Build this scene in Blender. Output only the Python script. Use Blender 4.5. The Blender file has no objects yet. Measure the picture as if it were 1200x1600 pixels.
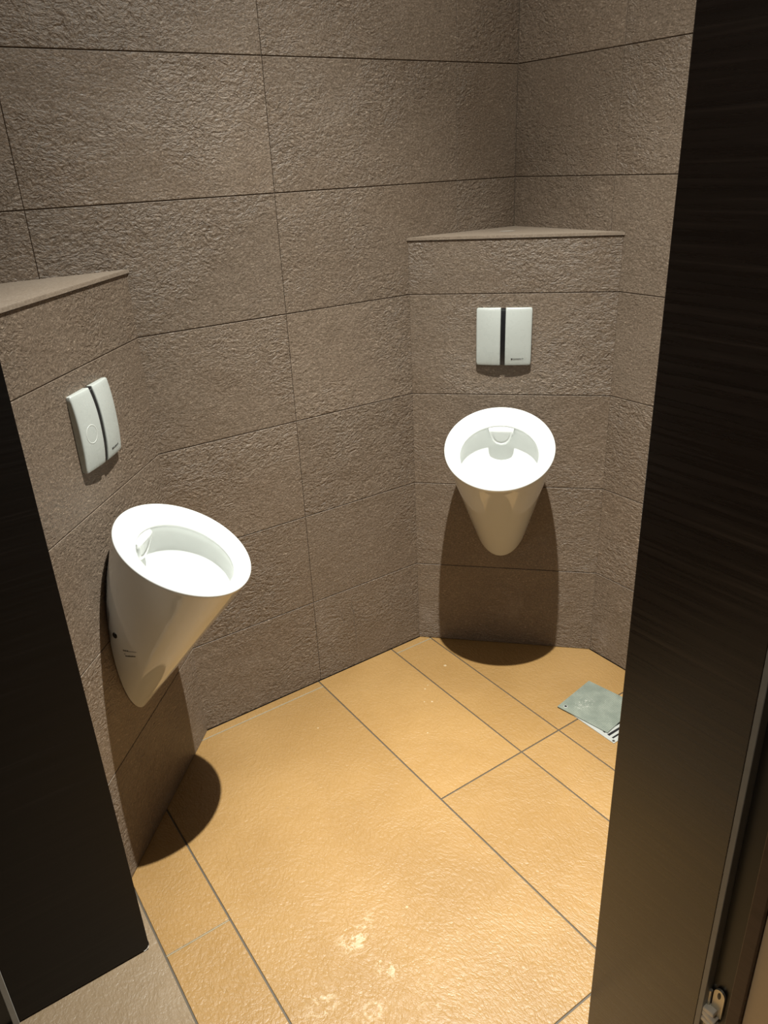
import bpy, bmesh, math, random
from mathutils import Vector, Matrix

random.seed(7)
scene = bpy.context.scene
COL = scene.collection

# ------------------------------------------------------------------ camera
CAM = Vector((-1.78022, -1.86656, 1.55614))
FW = Vector((0.50355456, 0.7570083, -0.41637872))
RT = Vector((0.82055714, -0.56988798, -0.04374538))
UP = Vector((0.27040485, 0.31963435, 0.90813826))
cd = bpy.data.cameras.new('camera')
cd.sensor_fit = 'VERTICAL'
cd.sensor_height = 36.0
cd.lens = 36.0 * 1197.49 / 1600.0
cd.clip_start = 0.02
cam = bpy.data.objects.new('camera', cd)
M = Matrix((RT, UP, -FW)).transposed().to_4x4()
M.translation = CAM
cam.matrix_world = M
COL.objects.link(cam)
scene.camera = cam

# ------------------------------------------------------------------ light, world, exposure
CEIL = 2.95
LX, LY, LZ = -0.81, -0.79, 2.90
# the one downlight: a bright core with wider and wider, weaker cones (watts, cone angle, aim on the floor)
BEAMS = ((380.0, 32.0, (-.95, -.86)), (480.0, 56.0, (-.85, -.80)), (335.0, 80.0, (LX, LY)), (115.0, 140.0, (LX, LY)))
CORRIDOR_W = 14.0
FILL_WORLD = 0.004

w = bpy.data.worlds.new('world')
scene.world = w
w.use_nodes = True
w.node_tree.nodes['Background'].inputs[0].default_value = (1.0, 0.93, 0.82, 1)
w.node_tree.nodes['Background'].inputs[1].default_value = FILL_WORLD

for watts, cone, aim in BEAMS:
    sd = bpy.data.lights.new('downlight_beam', 'SPOT')
    sd.energy = watts
    sd.color = (0.98, 0.99, 0.93)
    sd.spot_size = math.radians(cone)
    sd.spot_blend = 1.0
    sd.shadow_soft_size = 0.014
    so = bpy.data.objects.new('downlight_beam', sd)
    so.location = (LX, LY, LZ)
    so.rotation_euler = (Vector((aim[0], aim[1], 0)) - Vector((LX, LY, LZ))).to_track_quat('-Z', 'Y').to_euler()
    COL.objects.link(so)

ad = bpy.data.lights.new('corridor_glow', 'AREA')
ad.energy = CORRIDOR_W
ad.color = (1.0, 0.94, 0.84)
ad.size = 0.5
ao = bpy.data.objects.new('corridor_glow', ad)
ao.location = (-2.8, -1.6, 2.88)
COL.objects.link(ao)

vs = scene.view_settings
vs.view_transform = 'Standard'
vs.look = 'None'
vs.exposure = 0.0
vs.gamma = 1.0
vs.use_curve_mapping = False

# ------------------------------------------------------------------ node helpers
class NT:
    def __init__(self, name):
        self.m = bpy.data.materials.new(name)
        self.m.use_nodes = True
        self.t = self.m.node_tree
        self.b = self.t.nodes['Principled BSDF']
    def n(self, kind, **props):
        nd = self.t.nodes.new(kind)
        for k, v in props.items():
            setattr(nd, k, v)
        return nd
    def put(self, sock, val):
        if isinstance(val, bpy.types.NodeSocket):
            self.t.links.new(val, sock)
        elif val is not None:
            if hasattr(sock.default_value, '__len__') and not hasattr(val, '__len__'):
                val = [val] * len(sock.default_value)
            if hasattr(sock.default_value, '__len__') and len(sock.default_value) == 4 and len(val) == 3:
                val = tuple(val) + (1,)
            sock.default_value = val
    def math(self, op, a, b=None, c=None, clamp=False):
        nd = self.n('ShaderNodeMath', operation=op, use_clamp=clamp)
        for i, v in enumerate((a, b, c)):
            if v is not None:
                self.put(nd.inputs[i], v)
        return nd.outputs[0]
    def vec(self, op, a, b=None):
        nd = self.n('ShaderNodeVectorMath', operation=op)
        self.put(nd.inputs[0], a)
        if b is not None:
            self.put(nd.inputs[1], b)
        return nd.outputs['Value'] if op in ('DISTANCE', 'LENGTH', 'DOT_PRODUCT') else nd.outputs[0]
    def noise(self, vec, scale, detail=3, rough=0.5, dist=0.0):
        nd = self.n('ShaderNodeTexNoise')
        self.put(nd.inputs['Vector'], vec)
        nd.inputs['Scale'].default_value = scale
        nd.inputs['Detail'].default_value = detail
        nd.inputs['Roughness'].default_value = rough
        nd.inputs['Distortion'].default_value = dist
        return nd.outputs[0]
    def ramp(self, v, a, b, c0=0.0, c1=1.0):
        nd = self.n('ShaderNodeMapRange', interpolation_type='SMOOTHSTEP')
        for i, x in enumerate((v, a, b, c0, c1)):
            self.put(nd.inputs[i], x)
        return nd.outputs[0]
    def mix(self, f, a, b, blend='MIX'):
        nd = self.n('ShaderNodeMix', data_type='RGBA', blend_type=blend)
        self.put(nd.inputs[0], f)
        self.put(nd.inputs[6], a)
        self.put(nd.inputs[7], b)
        return nd.outputs[2]
    def bump(self, h, strength, distance, prev=None):
        nd = self.n('ShaderNodeBump')
        nd.inputs['Strength'].default_value = strength
        nd.inputs['Distance'].default_value = distance
        self.put(nd.inputs['Height'], h)
        if prev is not None:
            self.put(nd.inputs['Normal'], prev)
        return nd.outputs[0]
    def attr(self, name):
        nd = self.n('ShaderNodeAttribute', attribute_name=name)
        return nd
    def obj(self):
        return self.n('ShaderNodeTexCoord').outputs['Object']
    def pos(self):
        return self.n('ShaderNodeNewGeometry').outputs['Position']
    def set(self, **kw):
        names = dict(color='Base Color', rough='Roughness', metal='Metallic', normal='Normal',
                     spec='Specular IOR Level', coat='Coat Weight', coat_rough='Coat Roughness', ior='IOR')
        for k, v in kw.items():
            self.put(self.b.inputs[names[k]], v)
        return self.m

def simple(name, color, rough, metal=0.0, spec=0.5, var=0.06, scale=60, coat=0.0, bump=0.0):
    t = NT(name)
    o = t.obj()
    nz = t.noise(o, scale, 3)
    dark = tuple(c * (1 - var) for c in color)
    lite = tuple(min(1, c * (1 + var)) for c in color)
    col = t.mix(nz, dark, lite)
    kw = dict(color=col, rough=t.ramp(nz, 0, 1, max(0, rough - .03), min(1, rough + .03)), metal=metal, spec=spec, coat=coat)
    if bump:
        kw['normal'] = t.bump(nz, bump, 0.001)
    return t.set(**kw)

# ------------------------------------------------------------------ materials
def mat_stone(name, base, lite, dark, relief=1.0):
    """riven brown porcelain tile: pitted grain, patches of crumpled ridges, per-tile shift of tone"""
    t = NT(name)
    tc = t.attr('tile_coord').outputs['Vector']
    tone = t.attr('tile_tone').outputs['Fac']
    st = t.vec('MULTIPLY', tc, (1.0, 1.45, 1.0))
    st2 = t.vec('ADD', st, t.vec('MULTIPLY', t.vec('SUBTRACT', t.n_color(tc, 11), (.5, .5, .5)), (0.06, 0.06, 0.06)))
    ridge = t.noise(st2, 78, 4, 0.55, 0.7)
    crumple = t.math('ABSOLUTE', t.math('SUBTRACT', t.noise(st2, 54, 3, 0.5, 0.5), 0.5))
    grain = t.noise(tc, 210, 4, 0.62, 0.3)
    fleck = t.noise(t.vec('MULTIPLY', st2, (1.0, 1.6, 1.0)), 150, 2, 0.5, 0.6)
    broad = t.noise(tc, 4.5, 3, 0.55, 0.4)
    patch = t.ramp(t.noise(tc, 3.4, 2), 0.36, 0.64)
    c = t.mix(t.ramp(grain, 0.30, 0.70), dark, base)
    c = t.mix(t.math('MULTIPLY', t.ramp(ridge, 0.62, 0.40), 0.30), c, dark)
    c = t.mix(t.math('MULTIPLY', t.ramp(fleck, 0.60, 0.72), 0.75), c, lite)
    c = t.mix(t.math('MULTIPLY', t.ramp(fleck, 0.40, 0.28), 0.65), c, tuple(x * .7 for x in dark))
    c = t.mix(t.ramp(broad, 0.3, 0.75), c, t.mix(0.6, c, (0.86, 0.82, 0.78), 'MULTIPLY'))
    c = t.mix(1.0, c, t.comb(tone), 'MULTIPLY')
    # pale lime bloom on the lowest row
    z = t.n('ShaderNodeSeparateXYZ')
    t.put(z.inputs[0], t.pos())
    low = t.math('MULTIPLY', t.ramp(z.outputs[2], 0.30, 0.20), t.ramp(t.noise(t.pos(), 7, 5, 0.65), 0.55, 0.75))
    c = t.mix(t.math('MULTIPLY', low, 0.30), c, (0.26, 0.215, 0.18))
    amp = t.math('MULTIPLY_ADD', patch, 0.7, 0.30)
    h = t.math('MULTIPLY', t.math('ADD', t.math('MULTIPLY', ridge, 0.8), t.math('MULTIPLY', crumple, -1.1)), amp)
    h = t.math('ADD', h, t.math('MULTIPLY', grain, 0.20))
    n1 = t.bump(t.noise(tc, 15, 3), 0.5 * relief, 0.006)
    n2 = t.bump(h, 1.0 * relief, 0.0062, n1)
    return t.set(color=c, rough=t.ramp(grain, 0.3, 0.7, 0.40, 0.58), normal=n2, spec=0.5)

def _ncol(self, vec, scale):
    nd = self.n('ShaderNodeTexNoise')
    self.put(nd.inputs['Vector'], vec)
    nd.inputs['Scale'].default_value = scale
    nd.inputs['Detail'].default_value = 2
    return nd.outputs[1]
def _comb(self, v):
    nd = self.n('ShaderNodeCombineColor')
    for i in range(3):
        self.put(nd.inputs[i], v)
    return nd.outputs[0]
NT.n_color = _ncol
NT.comb = _comb

RIPPLE = 0.42
def mat_floor(name, base, base2, rough, stains=True):
    t = NT(name)
    tc = t.attr('tile_coord').outputs['Vector']
    tone = t.attr('tile_tone').outputs['Fac']
    p = t.pos()
    wv = t.vec('ADD', tc, t.vec('MULTIPLY', t.n_color(tc, 5), (0.10, 0.10, 0.0)))
    rip = t.noise(t.vec('MULTIPLY', wv, (1.35, 0.8, 1.0)), 112, 2, 0.5, 0.5)
    fine = t.noise(tc, 330, 2, 0.6)
    broad = t.noise(tc, 3.5, 3)
    c = t.mix(t.ramp(broad, 0.3, 0.7), base, base2)
    c = t.mix(t.math('MULTIPLY', t.ramp(fine, 0.60, 0.78), 0.30), c, tuple(min(1, x * 1.45) for x in base))
    c = t.mix(t.math('MULTIPLY', t.ramp(t.noise(tc, 120, 2), 0.66, 0.74), 0.25), c, tuple(x * 0.6 for x in base))
    c = t.mix(1.0, c, t.comb(tone), 'MULTIPLY')
    r = t.ramp(rip, 0.3, 0.7, rough - .05, rough + .07)
    if stains:
        # dried white splashes where people step in, and a few pale specks
        mask = None
        brk = t.noise(p, 48, 5, 0.7, 1.2)
        for (x, y, rx, ry, th, amt) in ((-1.234, -.849, .055, .045, .52, .95), (-1.214, -.946, .038, .045, .53, .95),
                                        (-1.370, -.935, .050, .050, .54, .7), (-1.29, -.995, .05, .045, .56, .6),
                                        (-1.168, -1.05, .06, .05, .58, .7), (-1.061, -.978, .035, .04, .57, .6),
                                        (-1.19, -.83, .03, .03, .54, .6)):
            d = t.vec('LENGTH', t.vec('MULTIPLY', t.vec('SUBTRACT', p, (x, y, 0)), (1 / rx, 1 / ry, 0)))
            mk = t.math('MULTIPLY', t.ramp(d, 1.0, 0.35), t.ramp(brk, th - .02, th + .06))
            mk = t.math('MULTIPLY', mk, amt)
            mask = mk if mask is None else t.math('MAXIMUM', mask, mk)
        for (x, y, rr) in ((-.449, -.192, .006), (-.579, -.250, .0035), (-.600, -.314, .004), (-.62, -.30, .003),
                           (-1.097, -.856, .004), (-.56, -.24, .0028), (-.95, -.20, .003), (-.70, -.42, .003)):
            d = t.vec('LENGTH', t.vec('MULTIPLY', t.vec('SUBTRACT', p, (x, y, 0)), (1 / rr, 1 / rr, 0)))
            mk = t.ramp(d, 1.0, 0.6)
            mask = t.math('MAXIMUM', mask, mk)
        c = t.mix(t.math('MULTIPLY', mask, 0.48), c, (0.42, 0.35, 0.24))
        # thin limescale ring of a dried drop
        d = t.vec('LENGTH', t.vec('MULTIPLY', t.vec('SUBTRACT', p, (-1.292, -1.005, 0)), (1, 1, 0)))
        ring = t.math('MULTIPLY', t.ramp(d, .012, .016), t.ramp(d, .022, .018))
        c = t.mix(t.math('MULTIPLY', ring, .18), c, (0.42, 0.35, 0.24))
    n1 = t.bump(t.math('ADD', rip, t.math('MULTIPLY', t.noise(wv, 26, 2), 0.9)), RIPPLE, 0.006)
    n2 = t.bump(fine, 0.35, 0.0016, n1)
    return t.set(color=c, rough=r, normal=n2, spec=0.34)

STONE = mat_stone('brown_riven_tile', (0.206, 0.154, 0.112), (0.35, 0.278, 0.212), (0.112, 0.083, 0.059))
STONE_SMOOTH = mat_stone('brown_ledge_tile', (0.245, 0.195, 0.150), (0.34, 0.28, 0.22), (0.20, 0.158, 0.12), 0.3)
FLOOR_M = mat_floor('amber_floor_tile', (0.228, 0.132, 0.046), (0.200, 0.113, 0.037), 0.46)
CORR_M = mat_floor('greige_floor_tile', (0.165, 0.117, 0.070), (0.15, 0.105, 0.062), 0.45, False)
GROUT_W = simple('wall_grout', (0.115, 0.085, 0.060), 0.85, var=.25)
GROUT_F = simple('floor_grout', (0.048, 0.036, 0.022), 0.7, var=.2)
CAULK_SHINE = simple('pale_caulk_and_shine', (0.20, 0.165, 0.11), 0.25, var=.1)
CERAMIC = simple('white_ceramic', (0.655, 0.67, 0.65), 0.06, var=.004, coat=0.6, spec=0.5)
PLASTIC = simple('white_plastic', (0.385, 0.405, 0.38), 0.28, var=.003)
RINGM = simple('bright_plastic', (0.47, 0.49, 0.46), 0.2, var=.01)
BLACK = simple('black_plastic', (0.008, 0.008, 0.009), 0.3, var=.2)
INK = simple('dark_ink', (0.03, 0.028, 0.026), 0.5, var=.2)
STEEL = simple('chrome_steel', (0.36, 0.365, 0.34), 0.35, metal=0.35, var=.05)
RECESS = simple('black_recess', (0.010, 0.009, 0.008), 0.35, var=.3)
EDGE = simple('grey_edge_band', (0.27, 0.265, 0.245), 0.33, var=.15)
NYLON = simple('ivory_nylon', (0.90, 0.84, 0.72), 0.35, var=.03)
BRACKET = simple('dull_nickel', (0.62, 0.58, 0.48), 0.35, metal=.7, var=.08)
CHIP = simple('bare_white_chip', (0.75, 0.70, 0.62), 0.6, var=.1)
PLASTER = simple('ceiling_plaster', (0.55, 0.52, 0.47), 0.8, var=.03)
TANWALL = simple('tan_wall_tile', (0.72, 0.56, 0.36), 0.5, var=.05)
DARKWALL = simple('corridor_paint', (0.12, 0.10, 0.085), 0.7, var=.05)

def mat_wood(name, axis, base, streak, rough):
    t = NT(name)
    o = t.obj()
    sc = (2.5, 130.0, 130.0) if axis == 'x' else (130.0, 2.5, 130.0)
    g = t.noise(t.vec('MULTIPLY', o, sc), 1.0, 5, 0.62, 0.2)
    g2 = t.noise(t.vec('MULTIPLY', o, tuple(x * .35 for x in sc)), 1.0, 3)
    c = t.mix(t.ramp(g, 0.52, 0.80), base, streak)
    c = t.mix(t.ramp(g2, 0.40, 0.7), c, t.mix(0.45, c, (0.5, 0.5, 0.5), 'MULTIPLY'))
    n1 = t.bump(g, 0.15, 0.0006)
    return t.set(color=c, rough=t.ramp(g, .3, .7, rough - .05, rough + .08), normal=n1, spec=0.3)
WOOD_L = mat_wood('dark_wenge_laminate', 'x', (0.006, 0.0042, 0.0034), (0.016, 0.0115, 0.009), 0.5)
WOOD_R = mat_wood('dark_wenge_cladding', 'y', (0.024, 0.016, 0.012), (0.062, 0.042, 0.031), 0.28)
WOOD_R.node_tree.nodes['Principled BSDF'].inputs['Specular IOR Level'].default_value = 0.95
WOOD_POST = mat_wood('brown_post_laminate', 'y', (0.085, 0.052, 0.038), (0.13, 0.085, 0.06), 0.4)

# ------------------------------------------------------------------ mesh helpers
def link(name, bm, mats, parent=None, smooth=False, angle=None):
    me = bpy.data.meshes.new(name)
    bm.normal_update()
    bm.to_mesh(me)
    bm.free()
    for m in (mats if isinstance(mats, (list, tuple)) else [mats]):
        me.materials.append(m)
    if smooth:
        for p in me.polygons:
            p.use_smooth = True
        if angle is not None:
            me.set_sharp_from_angle(angle=math.radians(angle))
    o = bpy.data.objects.new(name, me)
    COL.objects.link(o)
    if parent is not None:
        o.parent = parent
    return o

def tag(o, label=None, cat=None, group=None, kind=None):
    if label: o['label'] = label
    if cat: o['category'] = cat
    if group: o['group'] = group
    if kind: o['kind'] = kind
    return o

def thing(name, label, cat, mat=None, group=None):
    e = bpy.data.objects.new(name, None)
    e.empty_display_size = 0.05
    COL.objects.link(e)
    if mat is not None:
        e.matrix_world = mat
    return tag(e, label, cat, group)

def box(bm, lo, hi, mi=0, bev=0.0, seg=2):
    vs = [bm.verts.new((x, y, z)) for x in (lo[0], hi[0]) for y in (lo[1], hi[1]) for z in (lo[2], hi[2])]
    q = [(0, 1, 3, 2), (4, 6, 7, 5), (0, 4, 5, 1), (2, 3, 7, 6), (0, 2, 6, 4), (1, 5, 7, 3)]
    fs = [bm.faces.new([vs[i] for i in f]) for f in q]
    for f in fs:
        f.material_index = mi
    if bev:
        es = list({e for f in fs for e in f.edges})
        r = bmesh.ops.bevel(bm, geom=es, offset=bev, segments=seg, profile=0.5, affect='EDGES')
        for f in r['faces']:
            f.material_index = mi
    return fs

def prism(bm, pts, z0, z1, mi=0):
    """closed prism over a ccw list of xy points"""
    a = [bm.verts.new((x, y, z0)) for x, y in pts]
    b = [bm.verts.new((x, y, z1)) for x, y in pts]
    n = len(pts)
    fs = [bm.faces.new(a[::-1]), bm.faces.new(b)]
    for i in range(n):
        fs.append(bm.faces.new((a[i], a[(i + 1) % n], b[(i + 1) % n], b[i])))
    for f in fs:
        f.material_index = mi
    return fs

def tiles(bm, origin, U, V, N, rects, mi=0, gap=0.0024, lift=0.003, bev=0.0010, tone=(0.93, 1.06), fixed=None, ugap=None):
    """bevelled tiles standing proud of a backing plane, with per-tile coordinates"""
    lay = bm.verts.layers.float_vector.get('tile_coord') or bm.verts.layers.float_vector.new('tile_coord')
    ton = bm.verts.layers.float.get('tile_tone') or bm.verts.layers.float.new('tile_tone')
    O = Vector(origin); U = Vector(U); V = Vector(V); N = Vector(N)
    for (u0, u1, v0, v1) in rects:
        g = gap / 2
        dg = (gap if ugap is None else ugap) / 2 - g
        tn = random.uniform(*tone) if fixed is None else fixed
        off = Vector((random.uniform(0, 40), random.uniform(0, 40), random.uniform(0, 40)))
        rings = []
        for (ins, h) in ((g, 0.0), (g, lift - bev), (g + bev * 0.35, lift - bev * 0.3), (g + bev, lift)):
            ring = []
            for (u, v) in ((u0 + ins + dg, v0 + ins), (u1 - ins - dg, v0 + ins), (u1 - ins - dg, v1 - ins), (u0 + ins + dg, v1 - ins)):
                vt = bm.verts.new(O + U * u + V * v + N * h)
                vt[lay] = Vector((u, v, 0)) + off
                vt[ton] = tn
                ring.append(vt)
            rings.append(ring)
        fs = []
        for a, b in zip(rings[:-1], rings[1:]):
            for i in range(4):
                fs.append(bm.faces.new((a[i], a[(i + 1) % 4], b[(i + 1) % 4], b[i])))
        fs.append(bm.faces.new(rings[-1]))
        for f in fs:
            f.material_index = mi

def rect_grid(us, vs_):
    return [(a, b, c, d) for a, b in zip(us[:-1], us[1:]) for c, d in zip(vs_[:-1], vs_[1:])]

ROW = 0.2988
ZS = [0.0] + [ROW * k for k in range(1, 10)] + [CEIL]

# ------------------------------------------------------------------ setting
WX = -1.643           # left wall plane
XB1, XB2 = -1.2233, 0  # inner corner of the left box on the back wall
LF = 0.003

# back wall (plane y = 0)
bm = bmesh.new()
box(bm, (WX - .12, LF, 0), (.12, .12, CEIL), 1)
us = [WX, -1.4155, -.8213, -.2284, 0]
tiles(bm, (0, LF, 0), (1, 0, 0), (0, 0, 1), (0, -1, 0), rect_grid(us, ZS), ugap=0.0011)
tag(link('wall_back', bm, [STONE, GROUT_W]), kind='structure')

WB = bpy.data.objects['wall_back']
for pts in (((-.727, .232), (-.722, .205), (-.716, .176)), ((-.681, .262), (-.684, .240), (-.677, .205), (-.679, .165), (-.674, .120), (-.676, .070))):
    bm = bmesh.new()
    rows_ = []
    for k, (x, z) in enumerate(pts):
        hw_ = .0011 if 0 < k < len(pts) - 1 else .0003
        rows_.append((bm.verts.new((x - hw_, -.0004, z)), bm.verts.new((x + hw_, -.0004, z))))
    for a0, b0 in zip(rows_[:-1], rows_[1:]):
        bm.faces.new((a0[0], b0[0], b0[1], a0[1]))
    ck = link('tile_crack', bm, GROUT_W, WB)
    ck['label'] = 'dark hairline crack in a bottom-row tile'

# right wall (plane x = 0)
FRONT_Y = -1.30
bm = bmesh.new()
box(bm, (LF, FRONT_Y, 0), (.12, LF, CEIL), 1)
us = [0, .381, .975, 1.30]
tiles(bm, (LF, 0, 0), (0, -1, 0), (0, 0, 1), (-1, 0, 0), rect_grid(us, ZS), ugap=0.0011)
tag(link('wall_right', bm, [STONE, GROUT_W]), kind='structure')

# left wall (plane x = WX)
bm = bmesh.new()
box(bm, (WX - .12, -.565, 0), (WX - LF, LF, CEIL), 1)
us = [-.565, -.21, 0]
tiles(bm, (WX - LF, 0, 0), (0, 1, 0), (0, 0, 1), (1, 0, 0), rect_grid(us, ZS), ugap=0.0011)
tag(link('wall_left', bm, [STONE, GROUT_W]), kind='structure')

# right corner box: 45 degree tiled face
RA = Vector((-.4139, 0, 0)); RB = Vector((0, -.4275, 0))
RT1 = (RB - RA).normalized()
RN1 = Vector((-RT1.y, RT1.x, 0))
RN1 = RN1 if RN1.y < 0 else -RN1
RLEN = (RB - RA).length
LEDGE_Z0, LEDGE_Z1 = 1.3455, 1.3535
ZB = [0, ROW, 2 * ROW, 3 * ROW, 4 * ROW, LEDGE_Z0]
bm = bmesh.new()
a, b = RA - RN1 * LF, RB - RN1 * LF
prism(bm, [(a.x + .001, -.0005), (b.x - .0005, b.y + .001), (-.0005, -.0005)], 0, LEDGE_Z0 - .0015, 1)
tiles(bm, a, RT1, (0, 0, 1), RN1, rect_grid([0.0, RLEN], ZB))
tag(link('wall_right_corner', bm, [STONE, GROUT_W]), kind='structure')

# left corner box
ang = math.radians(-47.3467)
LT2 = Vector((-math.cos(ang), math.sin(ang), 0))     # runs towards the left wall
LN2 = Vector((-math.sin(ang), -math.cos(ang), 0))    # into the room
LA = Vector((XB1, 0, 0))
LLEN = (XB1 - WX) / math.cos(ang)
LB = LA + LT2 * LLEN
bm = bmesh.new()
a, b = LA - LN2 * LF, LB - LN2 * LF
prism(bm, [(a.x - .001, -.0005), (WX + .0005, -.0005), (WX + .0005, b.y + .001)], 0, LEDGE_Z0 - .0015, 1)
tiles(bm, b, -LT2, (0, 0, 1), LN2, rect_grid([0.0, LLEN], ZB))
tag(link('wall_left_corner', bm, [STONE, GROUT_W]), kind='structure')

# floor
GY = -.034
CX, BX, AX, EX, FX, DY = -1.5915, -1.4391, -.8315, -.5362, -.3855, -.648
amber = []
amber += [(BX, AX, GY, 0.0), (BX, AX, -1.24, GY), (BX, AX, -2.44, -1.24), (BX, AX, -3.4, -2.44)]
amber += [(AX, EX, DY, 0.0), (AX, EX, -1.848, DY), (AX, EX, -3.048, -1.848), (AX, EX, -3.4, -3.048)]
amber += [(EX, FX, GY, 0.0), (EX, FX, DY, GY), (EX, FX, -1.848, DY), (EX, FX, -3.4, -1.848)]
amber += [(FX, 0.0, DY, 0.0), (FX, 0.0, -1.848, DY), (FX, 0.0, -3.4, -1.848)]
amber += [(CX, BX, -.64, 0.0), (CX, BX, -1.24, -.64), (CX, BX, -1.84, -1.24), (CX, BX, -3.4, -1.84)]
greige = rect_grid([-3.4, -2.79, -2.19, CX], [-3.4, -2.44, -1.24, -.04, 0.0])
bm = bmesh.new()
box(bm, (-3.4, -3.4, -.06), (0.0, 0.0, -.0022), 2)
tiles(bm, (0, 0, -.0022), (1, 0, 0), (0, 1, 0), (0, 0, 1), amber, 0, gap=.0042, lift=.0022, bev=.0010, tone=(.96, 1.04))
tiles(bm, (0, 0, -.0022), (1, 0, 0), (0, 1, 0), (0, 0, 1), greige, 1, gap=.0042, lift=.0022, bev=.0010, tone=(.97, 1.03))
# pale caulk in two joints; the third strip is a painted wet shine
box(bm, (BX + .01, GY - .002, -.003), (AX - .002, GY + .002, -.0003), 3)
box(bm, (EX + .002, GY - .002, -.003), (FX, GY + .002, -.0003), 3)
box(bm, (CX + .002, -.6417, -.003), (BX - .003, -.6383, -.0008), 3)  # wet highlight on this joint, put in as a pale coloured strip
tag(link('floor', bm, [FLOOR_M, CORR_M, GROUT_F, CAULK_SHINE]), kind='structure')

# ceiling
bm = bmesh.new()
box(bm, (-3.5, -3.5, CEIL), (.12, .12, CEIL + .08))
tag(link('ceiling', bm, PLASTER), kind='structure')

# front-left wall: closes the room left of the doorway, then runs along the corridor
bm = bmesh.new()
box(bm, (-3.4, -.57, 0), (WX - .002, -.47, CEIL))
tag(link('wall_front_left', bm, DARKWALL), kind='structure')
# front-right wall (behind the right-hand panel) with the tan outer face
JX = -.94
bm = bmesh.new()
box(bm, (JX, FRONT_Y - .10, 0), (.12, FRONT_Y, CEIL), 0)
tiles(bm, (0, FRONT_Y - .001, 0), (1, 0, 0), (0, 0, 1), (0, 1, 0), rect_grid([JX, -.59, 0], ZS), 1)
tag(link('wall_front_right', bm, [DARKWALL, STONE]), kind='structure')
bm = bmesh.new()
box(bm, (JX, -3.4, 0), (JX + .10, FRONT_Y - .10, CEIL), 0)
box(bm, (JX - .022, -3.4, 0), (JX, -1.5447, CEIL), 1, .001, 1)
tag(link('wall_corridor_right', bm, [RECESS, TANWALL]), kind='structure')
bm = bmesh.new()
box(bm, (-3.5, -3.5, 0), (JX + .1, -3.4, CEIL))
tag(link('wall_corridor_back', bm, DARKWALL), kind='structure')
bm = bmesh.new()
box(bm, (-3.5, -3.4, 0), (-3.4, -.47, CEIL))
tag(link('wall_corridor_left', bm, DARKWALL), kind='structure')

# ------------------------------------------------------------------ corner ledges
def ledge(name, pts, label):
    bm = bmesh.new()
    lay = bm.verts.layers.float_vector.new('tile_coord')
    ton = bm.verts.layers.float.new('tile_tone')
    prism(bm, pts, LEDGE_Z0, LEDGE_Z1)
    bmesh.ops.bevel(bm, geom=[e for e in bm.edges if abs(e.verts[0].co.z - e.verts[1].co.z) < 1e-6 and e.verts[0].co.z > LEDGE_Z0 + .005],
                    offset=.0012, segments=2, affect='EDGES')
    for v in bm.verts:
        v[lay] = Vector((v.co.x, v.co.y, v.co.z))
        v[ton] = 1.0
    return tag(link(name, bm, STONE_SMOOTH), label, 'ledge', 'tiled ledges on the corner boxes')

led = ledge('corner_ledge', [(RA.x - .0035, -.001), (-.001, RB.y - .0035), (-.001, -.001)],
            'triangular brown stone ledge in the far right corner, above the frontal flush plate')
bm = bmesh.new()
bmesh.ops.create_circle(bm, cap_ends=True, radius=.5, segments=24)
for v in bm.verts:
    x, y = v.co.x * .045 , v.co.y * .018
    d = RT1
    v.co = Vector((-.139, -.119, LEDGE_Z1 + .0006)) + Vector((d.x * x, d.y * x, 0)) + Vector((RN1.x * y, RN1.y * y, 0))
mk = link('pale_smear', bm, simple('dried_soap', (.5, .46, .40), .3), led)
mk['label'] = 'small pale smear'
ledge('corner_ledge', [(LA.x + .0055, -.001), (WX + .001, -.001), (WX + .001, LB.y - .0055)],
      'triangular brown stone ledge at the left picture edge, above the angled flush plate')

# ------------------------------------------------------------------ urinals
TH = 0.5122
S0, Z0 = .1662 + .005, .7938 - .002
CT, ST = math.cos(TH), math.sin(TH)
RIM = .1600
K = .1900

def cone_pt(d, r, ph, e=0.0):
    """local x = along the wall, y = -(distance from wall), z up"""
    k = e + r * math.cos(ph)
    s = S0 - d * ST + k * CT
    z = Z0 - d * CT - k * ST
    return Vector((r * math.sin(ph), -s, z))

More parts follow.
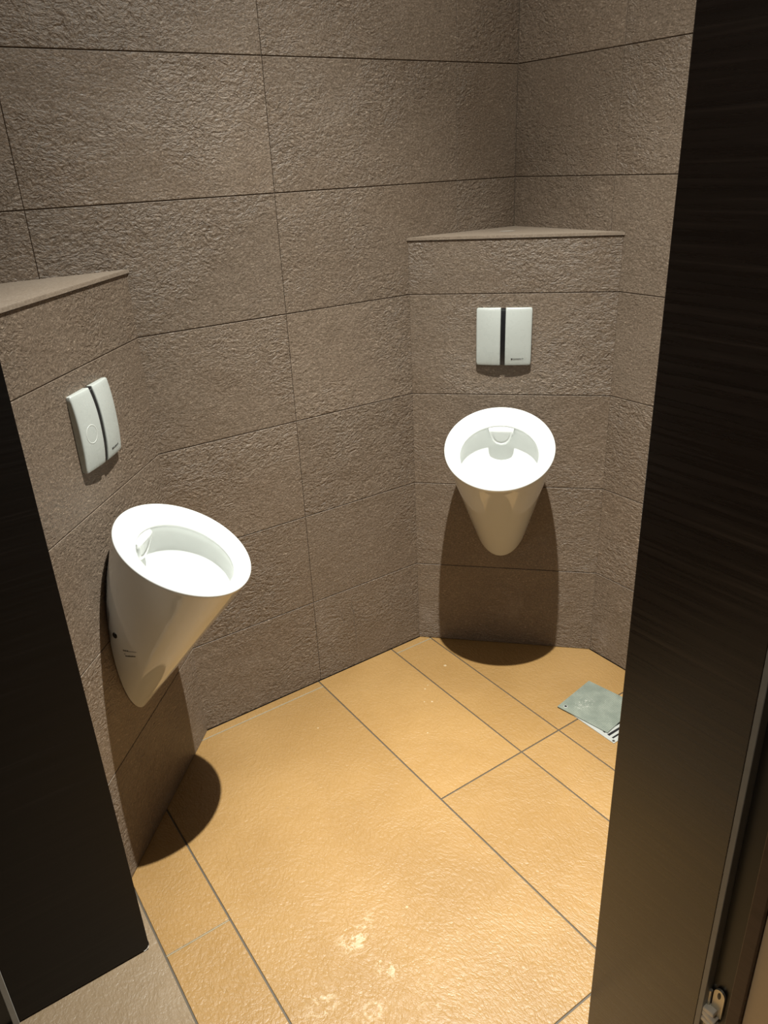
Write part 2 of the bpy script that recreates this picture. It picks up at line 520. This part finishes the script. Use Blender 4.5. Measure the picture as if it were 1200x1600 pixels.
def urinal_mesh():
    N = 96
    bm = bmesh.new()
    def ring(d, r, e=0.0):
        return [bm.verts.new(cone_pt(d, r, 2 * math.pi * i / N, e)) for i in range(N)]
    def skin(a, b):
        for i in range(N):
            bm.faces.new((a[i], a[(i + 1) % N], b[(i + 1) % N], b[i]))
    # outside of the cone
    prev = None
    rows = [.74, .66, .58, .50, .43, .37, .32, .27, .22, .17, .12, .08, .05, .03, .015]
    for d in rows:
        r = ring(d, max(RIM - K * (d), .004))
        if prev: skin(prev, r)
        else: bm.faces.new(r[::-1])
        prev = r
    # cut it flat where it meets the wall
    g = list(bm.verts) + list(bm.edges) + list(bm.faces)
    res = bmesh.ops.bisect_plane(bm, geom=g, plane_co=(0, -.0015, 0), plane_no=(0, 1, 0), clear_outer=True)
    es = [e for e in res['geom_cut'] if isinstance(e, bmesh.types.BMEdge)]
    bmesh.ops.holes_fill(bm, edges=es, sides=0)
    bm.verts.ensure_lookup_table()
    prev = [v for v in prev if v.is_valid]
    # rim roll, dished rim, bowl
    prof = []
    for k in range(7):                          # rounded outer lip
        a_ = math.pi / 2 * k / 6
        prof.append((.007 - .007 * math.sin(a_), RIM - .0075 + .0075 * math.cos(a_) - .0005, 0.0))
    prof += [(.0008, .147, .001), (.0035, .138, .004), (.0085, .129, .007), (.0145, .121, .0095), (.0200, .1155, .011),
             (.0235, .1130, .0119), (.0265, .1132, .0122), (.0300, .1165, .0125), (.036, .1205, .0135), (.050, .1225, .0155),
             (.075, .1195, .0185), (.100, .1110, .0215), (.125, .0985, .025), (.150, .0820, .030), (.170, .0640, .035), (.184, .043, .040),
             (.192, .022, .043), (.1935, .008, .044)]
    for d, r, e in prof:
        rg = ring(d, r, e)
        skin(prev, rg)
        prev = rg
    bm.faces.new(prev)
    bmesh.ops.recalc_face_normals(bm, faces=bm.faces)
    return bm

def spreader_mesh():
    """shield-shaped flush hood hanging inside the bowl below the back of the rim"""
    bm = bmesh.new()
    def P(u, h, out):
        # u across, h down along the bowl, out = towards the front
        d = .030 + h
        e = .0135 + (h * .22)
        k = e - .1135 + out
        s = S0 - d * ST + k * CT
        z = Z0 - d * CT - k * ST
        return Vector((u, -s, z))
    outline = [(-.036, -.002), (.036, -.002), (.034, .016), (.028, .034), (.017, .047), (0, .052), (-.017, .047), (-.028, .034), (-.034, .016)]
    cx_, cy_ = 0, .020
    rings = []
    for sc, out in ((1.08, -.006), (1.05, .006), (1.0, .013), (.9, .016), (.78, .0155), (.70, .0125), (.6, .0118)):
        rings.append([bm.verts.new(P(cx_ + (u - cx_) * sc, cy_ + (h - cy_) * sc, out)) for u, h in outline])
    n = len(outline)
    for a, b in zip(rings[:-1], rings[1:]):
        for i in range(n):
            bm.faces.new((a[i], a[(i + 1) % n], b[(i + 1) % n], b[i]))
    bm.faces.new(rings[-1])
    bm.faces.new(rings[0][::-1])
    bmesh.ops.recalc_face_normals(bm, faces=bm.faces)
    return bm

def face_matrix(base, tdir, ndir):
    """local x along the wall, local -y out of the wall"""
    m = Matrix((tdir, -ndir, Vector((0, 0, 1)))).transposed().to_4x4()
    m.translation = base
    return m

GU = 'cone-shaped wall urinals'
c1 = (RA + RB) / 2 - RT1 * .0170
c2 = LA + LT2 * .29 + LT2 * .0135
MR = face_matrix(c1, RT1, RN1)
ML = face_matrix(c2, -LT2, LN2)

def cone_normal_frame(d, ph):
    p = cone_pt(d, RIM - K * d, ph)
    q = cone_pt(d + .002, RIM - K * (d + .002), ph)
    r = cone_pt(d, RIM - K * d, ph + .01)
    a_ = (q - p).normalized(); b_ = (r - p).normalized()
    n = a_.cross(b_).normalized()
    ctr = cone_pt(d, 0, ph)
    if n.dot(p - ctr) < 0: n = -n
    return p, b_, n

ur = thing('wall_urinal', 'white cone-shaped urinal on the angled left wall, nearest the dark left panel', 'urinal', ML, GU)
bo = link('bowl', urinal_mesh(), CERAMIC, ur, True, 60)
sp = link('flush_spreader', spreader_mesh(), CERAMIC, ur, True, 70)
p, b_, n = cone_normal_frame(.2228, -1.9717)
bm = bmesh.new()
bmesh.ops.create_cone(bm, cap_ends=True, segments=24, radius1=.0078, radius2=.0070, depth=.0024)
for v in bm.verts:
    v.co = p + n.to_track_quat('Z', 'Y').to_matrix() @ v.co
hole = link('screw_cap', bm, BLACK, ur, True, 40)
hole['label'] = 'black plug over the fixing hole'
# printed marks on its side: two tiny lines of worn print and a dot
bm = bmesh.new()
def surf_mark(u0, u1, z_, h, dz=0.0):
    """a dash on the side of the cone; u = distance from the wall"""
    def at(s, z):
        best = None
        lo, hi = -math.pi, -.6
        # find point of the cone with given s, z on the x<0 side
        # s = S0 - d ST + k CT ; z = Z0 - d CT - k ST
        ds, dz_ = s - S0, z - Z0
        d = -(ds * ST + dz_ * CT)
        k = ds * CT - dz_ * ST
        r = RIM - K * d
        x = -math.sqrt(max(r * r - k * k, 1e-6)) - .0005
        return Vector((x, -s, z))
    segs = max(1, int((u1 - u0) / .003))
    for i in range(segs):
        a0, a1 = u0 + (u1 - u0) * i / segs, u0 + (u1 - u0) * (i + 1) / segs
        z0_, z1_ = z_ + dz * i / segs, z_ + dz * (i + 1) / segs
        bm.faces.new([bm.verts.new(at(a0, z0_)), bm.verts.new(at(a1, z1_)), bm.verts.new(at(a1, z1_ + h)), bm.verts.new(at(a0, z0_ + h))])
u = .0356
for k, wd in enumerate((.0035, .0025, .003, .0022, .0032)):   # worn first word
    surf_mark(u, u + wd * .72, .5815, .0042 if k % 2 == 0 else .0034); u += wd
surf_mark(u, .069, .5818, .0010, -.0004)
surf_mark(.0357, .0395, .5728, .0016)
u = .0376
for k, wd in enumerate((.003, .0028, .0026, .003, .0026, .003, .0028, .0026, .003)):
    surf_mark(u, u + wd * .74, .5655 + k * .0001, .0040 if k in (0, 3, 6) else .0031); u += wd
mk = link('printed_mark', bm, INK, ur)
mk['label'] = 'tiny dark worn print'

u2 = ur.copy(); COL.objects.link(u2); u2.matrix_world = MR
u2['label'] = 'white cone-shaped urinal in the far right corner, seen frontally'
for ch in (bo, sp, hole):
    c = ch.copy(); COL.objects.link(c); c.parent = u2

# ------------------------------------------------------------------ flush plates
PW, PH_ = .160, .166
GAP = .0135
def plate_half(x0, x1):
    bm = bmesh.new()
    nx, nz = 14, 24
    def depth(x, z):
        fx = 1 - abs(2 * x / PW) ** 2.2
        fz = 1 - abs(2 * (z + .008) / (PH_ + .016)) ** 2.4
        return .0095 + .0045 * fx + .0110 * max(fz, 0) * (.62 + .38 * fx)
    w_ = (x1 - x0)
    R = .005
    def grid(inset, dd):
        rows = []
        return rows
    # front face on an inset grid with a rounded shoulder
    def point(i, j, ins, drop):
        x = x0 + ins + (w_ - 2 * ins) * i / nx
        z = -PH_ / 2 + ins + (PH_ - 2 * ins) * j / nz
        # pull the outer corners in along a small arc
        for sx in ((-1,) if x0 < -.05 else (1,)):
            cx_ = sx * (PW / 2 - R)
            for sz in (-1, 1):
                cz_ = sz * (PH_ / 2 - R)
                dx, dz = (x - cx_) * sx, (z - cz_) * sz
                if dx > 0 and dz > 0:
                    m_ = max(dx, dz) / max(math.hypot(dx, dz), 1e-9)
                    x, z = cx_ + sx * dx * m_, cz_ + sz * dz * m_
        return Vector((x, -(depth(x, z) - drop), z))
    front = [[bm.verts.new(point(i, j, .0028, 0)) for i in range(nx + 1)] for j in range(nz + 1)]
    for j in range(nz):
        for i in range(nx):
            bm.faces.new((front[j][i], front[j][i + 1], front[j + 1][i + 1], front[j + 1][i]))
    def border(ins, drop, flat=None):
        idx = [(i, 0) for i in range(nx)] + [(nx, j) for j in range(nz)] + [(i, nz) for i in range(nx, 0, -1)] + [(0, j) for j in range(nz, 0, -1)]
        out = []
        for i, j in idx:
            v = point(i, j, ins, drop)
            if flat is not None: v.y = -flat
            out.append(bm.verts.new(v))
        return out
    idx = [(i, 0) for i in range(nx)] + [(nx, j) for j in range(nz)] + [(i, nz) for i in range(nx, 0, -1)] + [(0, j) for j in range(nz, 0, -1)]
    loop = [front[j][i] for i, j in idx]
    for ins, drop, flat in ((.0013, .0005, None), (.0004, .0014, None), (0, .003, None), (0.0006, 0, .003), (.0006, 0, .0008)):
        nx_ = border(ins, drop, flat)
        n = len(loop)
        for k in range(n):
            bm.faces.new((loop[k], nx_[k], nx_[(k + 1) % n], loop[(k + 1) % n]))
        loop = nx_
    bm.faces.new(loop)
    bmesh.ops.recalc_face_normals(bm, faces=bm.faces)
    return bm, depth

GPL = 'white flush plates above the urinals'
XS = -.0025
def make_plate(label, mat, ringed):
    pl = thing('flush_plate', label, 'flush plate', mat, GPL)
    bm = bmesh.new()
    box(bm, (-PW / 2 + .004, -.007, -PH_ / 2 + .004), (PW / 2 - .004, -.0004, PH_ / 2 - .003), 0, .002)
    bp = link('backing', bm, BLACK, pl)
    bp['label'] = 'black backing showing in the centre slot'
    a_, depth = plate_half(-PW / 2, XS - GAP / 2)
    lh = link('button', a_, PLASTIC, pl, True, 50)
    b_, depth = plate_half(XS + GAP / 2, PW / 2)
    rh = link('button', b_, PLASTIC, pl, True, 50)
    bm = bmesh.new()
    lo_ = []
    for j in range(17):
        z = -PH_ / 2 + .0015 + (PH_ - .003) * j / 16
        lo_.append([bm.verts.new((XS + sx * (GAP / 2 - .0001), -(dd if dd is not None else depth(XS, z) - .0032), z))
                    for sx, dd in ((-1, .002), (-1, None), (1, None), (1, .002))])
    for a0, b0 in zip(lo_[:-1], lo_[1:]):
        for k in range(4):
            bm.faces.new((a0[k], a0[(k + 1) % 4], b0[(k + 1) % 4], b0[k]))
    bm.faces.new(lo_[0][::-1]); bm.faces.new(lo_[-1])
    bmesh.ops.recalc_face_normals(bm, faces=bm.faces)
    sl = link('slot_strip', bm, BLACK, pl)
    sl['label'] = 'black strip between the two buttons'
    # small bright hinge pin at the top of the slot
    bm = bmesh.new()
    box(bm, (XS - GAP / 2 - .001, -.0125, PH_ / 2 - .0085), (XS + GAP / 2 + .001, -.006, PH_ / 2 - .0055), 0, .0008)
    link('hinge_pin', bm, PLASTIC, pl)
    # maker's lettering: a small square and a word
    cu = bpy.data.curves.new('lettering', 'FONT')
    cu.body = 'GEBERIT'
    cu.size = .0060
    cu.extrude = .00018
    cu.space_character = 1.22
    to = bpy.data.objects.new('lettering', cu)
    COL.objects.link(to)
    bpy.context.view_layer.update()
    me = bpy.data.meshes.new_from_object(to.evaluated_get(bpy.context.evaluated_depsgraph_get()))
    bpy.data.objects.remove(to)
    bm = bmesh.new()
    bm.from_mesh(me)
    xs = [v.co.x for v in bm.verts]
    wid = max(xs) - min(xs)
    s_ = .0295 / wid
    bx0, bz0 = .0285, -.0655
    for v in bm.verts:
        v.co = Vector((bx0 + (v.co.x - min(xs)) * s_, v.co.z, bz0 + v.co.y))
    box(bm, (bx0 - .0062, -.0002, bz0 - .0002), (bx0 - .0015, .0002, bz0 + .0045))
    for v in bm.verts:
        v.co.y = -depth(v.co.x, v.co.z) - .0003 + v.co.y
    le = link('lettering', bm, INK, rh)
    le['label'] = 'small dark maker lettering'
    if ringed:
        bm = bmesh.new()
        N, Mn = 48, 8
        rr, tr = .0175, .0013
        cx_, cz_ = -.047, -.006
        vsr = []
        for i in range(N):
            a0 = 2 * math.pi * i / N
            row = []
            for j in range(Mn):
                b0 = 2 * math.pi * j / Mn
                x = cx_ + (rr + tr * math.cos(b0)) * math.cos(a0)
                z = cz_ + (rr + tr * math.cos(b0)) * math.sin(a0) * 1.1
                row.append(bm.verts.new((x, -depth(x, z) - .0004 * math.sin(b0), z)))
            vsr.append(row)
        for i in range(N):
            for j in range(Mn):
                bm.faces.new((vsr[i][j], vsr[(i + 1) % N][j], vsr[(i + 1) % N][(j + 1) % Mn], vsr[i][(j + 1) % Mn]))
        bmesh.ops.recalc_face_normals(bm, faces=bm.faces)
        rg = link('raised_ring', bm, RINGM, lh, True)
        rg['label'] = 'faint bright oval ring'
    return pl

pm = face_matrix((RA + RB) / 2 - RT1 * .0185 + Vector((0, 0, 1.0735)), RT1, RN1)
make_plate('white two-button flush plate seen frontally above the far right urinal', pm, False)
pm = face_matrix(LA + LT2 * .283 + Vector((0, 0, 1.0705)), -LT2, LN2)
make_plate('white two-button flush plate with a faint oval ring, above the left urinal', pm, True)

# ------------------------------------------------------------------ floor drain
def mat_plate():
    t = NT('dimpled_zinc_plate')
    o = t.obj()
    v = t.n('ShaderNodeTexVoronoi')
    t.put(v.inputs['Vector'], t.vec('MULTIPLY', o, (1, 1, 0)))
    v.inputs['Scale'].default_value = 190
    v.inputs['Randomness'].default_value = 0.15
    dots = t.ramp(v.outputs['Distance'], .15, .55)
    big = t.noise(o, 22, 3)
    c = t.mix(t.ramp(big, .3, .7), (.15, .17, .14), (.21, .23, .19))
    c = t.mix(t.math('MULTIPLY', dots, .3), c, (.09, .10, .085))
    # cluster of dried droplets
    d = t.vec('LENGTH', t.vec('MULTIPLY', t.vec('SUBTRACT', o, (-.02, .035, 0)), (1 / .05, 1 / .03, 0)))
    sp = t.math('MULTIPLY', t.ramp(d, 1, .4), t.ramp(t.noise(o, 170, 2), .58, .66))
    c = t.mix(t.math('MULTIPLY', sp, .8), c, (.33, .33, .29))
    return t.set(color=c, rough=.42, metal=.25, normal=t.bump(dots, .35, .001), spec=.5)
ZINC = mat_plate()
dr = thing('floor_drain', 'slotted steel floor drain frame partly covered by the loose plate, beside the dark right panel', 'drain',
           Matrix.Translation((-.2175, -.6990, 0)))
bm = bmesh.new()
hw, hy_ = .0870, .0860
zt = .0022
ri = .014
for lo, hi in (((-hw, -hy_), (hw, -hy_ + ri)), ((-hw, hy_ - ri), (hw, hy_)), ((-hw, -hy_ + ri), (-hw + ri, hy_ - ri)), ((hw - ri, -hy_ + ri), (hw, hy_ - ri))):
    box(bm, (lo[0], lo[1], 0.0002), (hi[0], hi[1], zt), 0)
link('frame', bm, STEEL, dr)
bm = bmesh.new()
box(bm, (-hw + ri, -hy_ + ri, .0002), (hw - ri, hy_ - ri, .0006))
link('dark_well', bm, BLACK, dr)
bm = bmesh.new()
yy = -hy_ + ri + .006
while yy < hy_ - ri - .009:
    box(bm, (-hw + ri, yy, .0006), (hw - ri, yy + .0085, zt - .0002), 0)
    yy += .0165
link('grate_bars', bm, STEEL, dr)
for sx, sy in ((-1, -1), (1, -1), (1, 1), (-1, 1)):
    bm = bmesh.new()
    bmesh.ops.create_cone(bm, cap_ends=True, segments=16, radius1=.0042, radius2=.0036, depth=.0014,
                          matrix=Matrix.Translation((sx * (hw - .007), sy * (hy_ - .007), zt + .0005)))
    link('screw', bm, INK, dr)

A_ = Vector((-.136, -.548, 0)); B_ = Vector((-.312, -.576, 0)); C_ = Vector((-.292, -.745, 0))
ctr = (A_ + C_) / 2
ex = (A_ - B_).normalized()
half = .0875
pmx = Matrix((ex, Vector((-ex.y, ex.x, 0)), Vector((0, 0, 1)))).transposed().to_4x4()
pmx.translation = Vector((ctr.x, ctr.y, .0030))
cp = thing('cover_plate', 'loose square grey-green metal plate lying askew over the floor drain', 'plate', pmx)
bm = bmesh.new()
box(bm, (-half, -half, 0), (half, half, .0022), 0, .0006, 1)
link('sheet', bm, ZINC, cp)
bm = bmesh.new()
bmesh.ops.create_circle(bm, cap_ends=True, radius=.0042, segments=20, matrix=Matrix.Translation((-half + .017, half - .018 - .14 + .139, .00245)))
# hole at the left corner of the plate (screen left = -x, front = ...)
for v in bm.verts:
    v.co.x += 0.0
sh = link('screw_hole', bm, BLACK, cp)
bm = bmesh.new()
N = 24
r0, r1 = .0042, .0062
i0 = [bm.verts.new((-half + .017 + r0 * math.cos(2 * math.pi * k / N), half - .019 + r0 * math.sin(2 * math.pi * k / N), .0027)) for k in range(N)]
i1 = [bm.verts.new((-half + .017 + r1 * math.cos(2 * math.pi * k / N), half - .019 + r1 * math.sin(2 * math.pi * k / N), .0023)) for k in range(N)]
for k in range(N):
    bm.faces.new((i0[k], i0[(k + 1) % N], i1[(k + 1) % N], i1[k]))
bmesh.ops.recalc_face_normals(bm, faces=bm.faces)
link('hole_rim', bm, STEEL, cp)

# ------------------------------------------------------------------ doorway panels
# left: faces the corridor (plane y = -.6), lower right corner rounded and chipped
PX0, PX1, PY = -1.883, -1.613, -.600
lp = thing('partition_panel', 'near-black wood-grain panel with chipped rounded foot on the left of the doorway', 'panel',
           Matrix.Translation((PX1, PY, 0)), 'dark doorway panels')
bm = bmesh.new()
wd, hh, rc = PX1 - PX0, CEIL - .002, .013
pts = [(-wd, hh), (-wd, .003)]
for k in range(7):
    a_ = -math.pi / 2 + math.pi / 2 * k / 6
    pts.append((-rc + rc * math.cos(a_), .003 + rc + rc * math.sin(a_)))
pts.append((0, hh))
f0 = [bm.verts.new((x, 0, z)) for x, z in pts]
f1 = [bm.verts.new((x, .028, z)) for x, z in pts]
n = len(pts)
bm.faces.new(f0)
bm.faces.new(f1[::-1])
for i in range(n):
    bm.faces.new((f0[i], f1[i], f1[(i + 1) % n], f0[(i + 1) % n]))
bmesh.ops.recalc_face_normals(bm, faces=bm.faces)
bmesh.ops.bevel(bm, geom=[e for e in bm.edges if abs(e.verts[0].co.y) < 1e-6 and abs(e.verts[1].co.y) < 1e-6], offset=.001, segments=2, affect='EDGES')
link('board', bm, WOOD_L, lp, False)
bm = bmesh.new()                                # bare chipped edge round the corner
ca = [(-math.pi / 2 + math.pi / 2 * k / 6) for k in range(7)]
ri_ = []
for rad, y in ((rc + .0002, .001), (rc + .0012, -.0004), (rc + .0012, .010)):
    ri_.append([bm.verts.new((-rc + rad * math.cos(a_), y, .003 + rc + rad * math.sin(a_))) for a_ in ca])
for a_, b_ in zip(ri_[:-1], ri_[1:]):
    for i in range(6):
        bm.faces.new((a_[i], a_[i + 1], b_[i + 1], b_[i]))
ch = link('chipped_edge', bm, CHIP, lp)
ch['label'] = 'pale chipped edge'
bm = bmesh.new()
box(bm, (-wd - .012, -.001, .0), (-wd - .0005, .027, hh), 0, .001, 1)
es_ = link('edge_strip', bm, EDGE, lp)
es_['label'] = 'grey metal edge strip'
jl = thing('door_jamb', 'black door jamb in the bottom left picture corner, beside the left panel', 'jamb', Matrix.Translation((PX0 - .013, PY, 0)), 'black jambs of the doorway')
bm = bmesh.new()
box(bm, (-.045, .008, .0005), (0, .028, hh), 0)
link('rebate', bm, RECESS, jl)
bm = bmesh.new()
box(bm, (-.075, -.014, .0005), (-.0455, .028, hh), 0, .001, 1)
link('post', bm, WOOD_L, jl)

# right: faces the doorway (plane x = -.97)
QX = -.970
rp = thing('partition_panel', 'tall dark brown wood-grain panel filling the right side of the doorway', 'panel',
           Matrix.Translation((QX, -1.279, 0)), 'dark doorway panels')
del rp['group']; del lp['group']
bm = bmesh.new()
box(bm, (0, -.199, .001), (.028, 0, hh), 0, .001, 2)
link('board', bm, WOOD_R, rp)
bm = bmesh.new()
box(bm, (-.0006, -.2085, .001), (.027, -.1995, hh), 0, .0008, 1)
es_ = link('edge_strip', bm, EDGE, rp)
es_['label'] = 'grey metal edge strip'
jr = thing('door_jamb', 'black rebate and brown post of the door jamb at the right picture edge', 'jamb', Matrix.Translation((QX, -1.488, 0)))
if 'group' in jl: del jl['group']
bm = bmesh.new()
box(bm, (.018, -.0355, .001), (.028, 0, hh), 0)
link('rebate', bm, RECESS, jr)
bm = bmesh.new()
box(bm, (0, -.0560, .001), (.028, -.036, hh), 0, .0015, 2)
link('post', bm, WOOD_POST, jr)

# hinge in the rebate near the foot
hg = thing('door_hinge', 'small ivory nylon and nickel hinge low in the black rebate at bottom right', 'hinge',
           Matrix.Translation((-.957, -1.497, .300)))
bm = bmesh.new()
# nickel leaf with a slotted hole
outl = [(-.009, .0), (.009, .0), (.009, .040)]
for k in range(9):
    a_ = math.pi * k / 8
    outl.append((.009 * math.cos(a_), .046 + .012 * math.sin(a_)))
outl.append((-.009, .040))
f0 = [bm.verts.new((-.001, y - .006, z + .010)) for y, z in outl]
f1 = [bm.verts.new((.0032, y - .006, z + .010)) for y, z in outl]
n = len(outl)
bm.faces.new(f0); bm.faces.new(f1[::-1])
for i in range(n):
    bm.faces.new((f0[i], f0[(i + 1) % n], f1[(i + 1) % n], f1[i]))
bmesh.ops.recalc_face_normals(bm, faces=bm.faces)
link('leaf', bm, BRACKET, hg)
bm = bmesh.new()
bmesh.ops.create_uvsphere(bm, u_segments=16, v_segments=8, radius=1)
for v in bm.verts:
    v.co = Vector((-.0012 + v.co.x * .0006, -.006 + v.co.y * .0028, .056 + v.co.z * .0075))
link('slot', bm, BLACK, hg)
def knuckle(z, dy, tilt, wy=.013):
    bm = bmesh.new()
    box(bm, (-.011, -wy, -.0045), (.004, wy, .0045), 0, .0018, 2)
    R_ = Matrix.Rotation(tilt, 4, 'X')
    for v in bm.verts:
        v.co = R_ @ v.co + Vector((-.001, dy, z))
    return link('knuckle', bm, NYLON, hg, True, 40)
knuckle(.018, .004, -.12, .0125)
knuckle(.006, .003, .30, .0145)
knuckle(-.007, .000, .10, .0120)
bm = bmesh.new()
bmesh.ops.create_cone(bm, cap_ends=True, segments=16, radius1=.0030, radius2=.0030, depth=.085, matrix=Matrix.Translation((-.001, .008, .012)))
link('pin', bm, BRACKET, hg, True, 40)

# ------------------------------------------------------------------ ceiling downlight (out of frame, it lights the room)
dl = thing('downlight', 'recessed round downlight in the middle of the ceiling', 'lamp', Matrix.Translation((LX, LY, CEIL)))
bm = bmesh.new()
N = 40
prev = None
for r, z in ((.055, -.0005), (.055, -.006), (.050, -.009), (.036, -.008), (.030, -.0008)):
    rg = [bm.verts.new((r * math.cos(2 * math.pi * k / N), r * math.sin(2 * math.pi * k / N), z)) for k in range(N)]
    if prev:
        for k in range(N):
            bm.faces.new((prev[k], prev[(k + 1) % N], rg[(k + 1) % N], rg[k]))
    prev = rg
bmesh.ops.recalc_face_normals(bm, faces=bm.faces)
link('trim_ring', bm, STEEL, dl, True, 40)
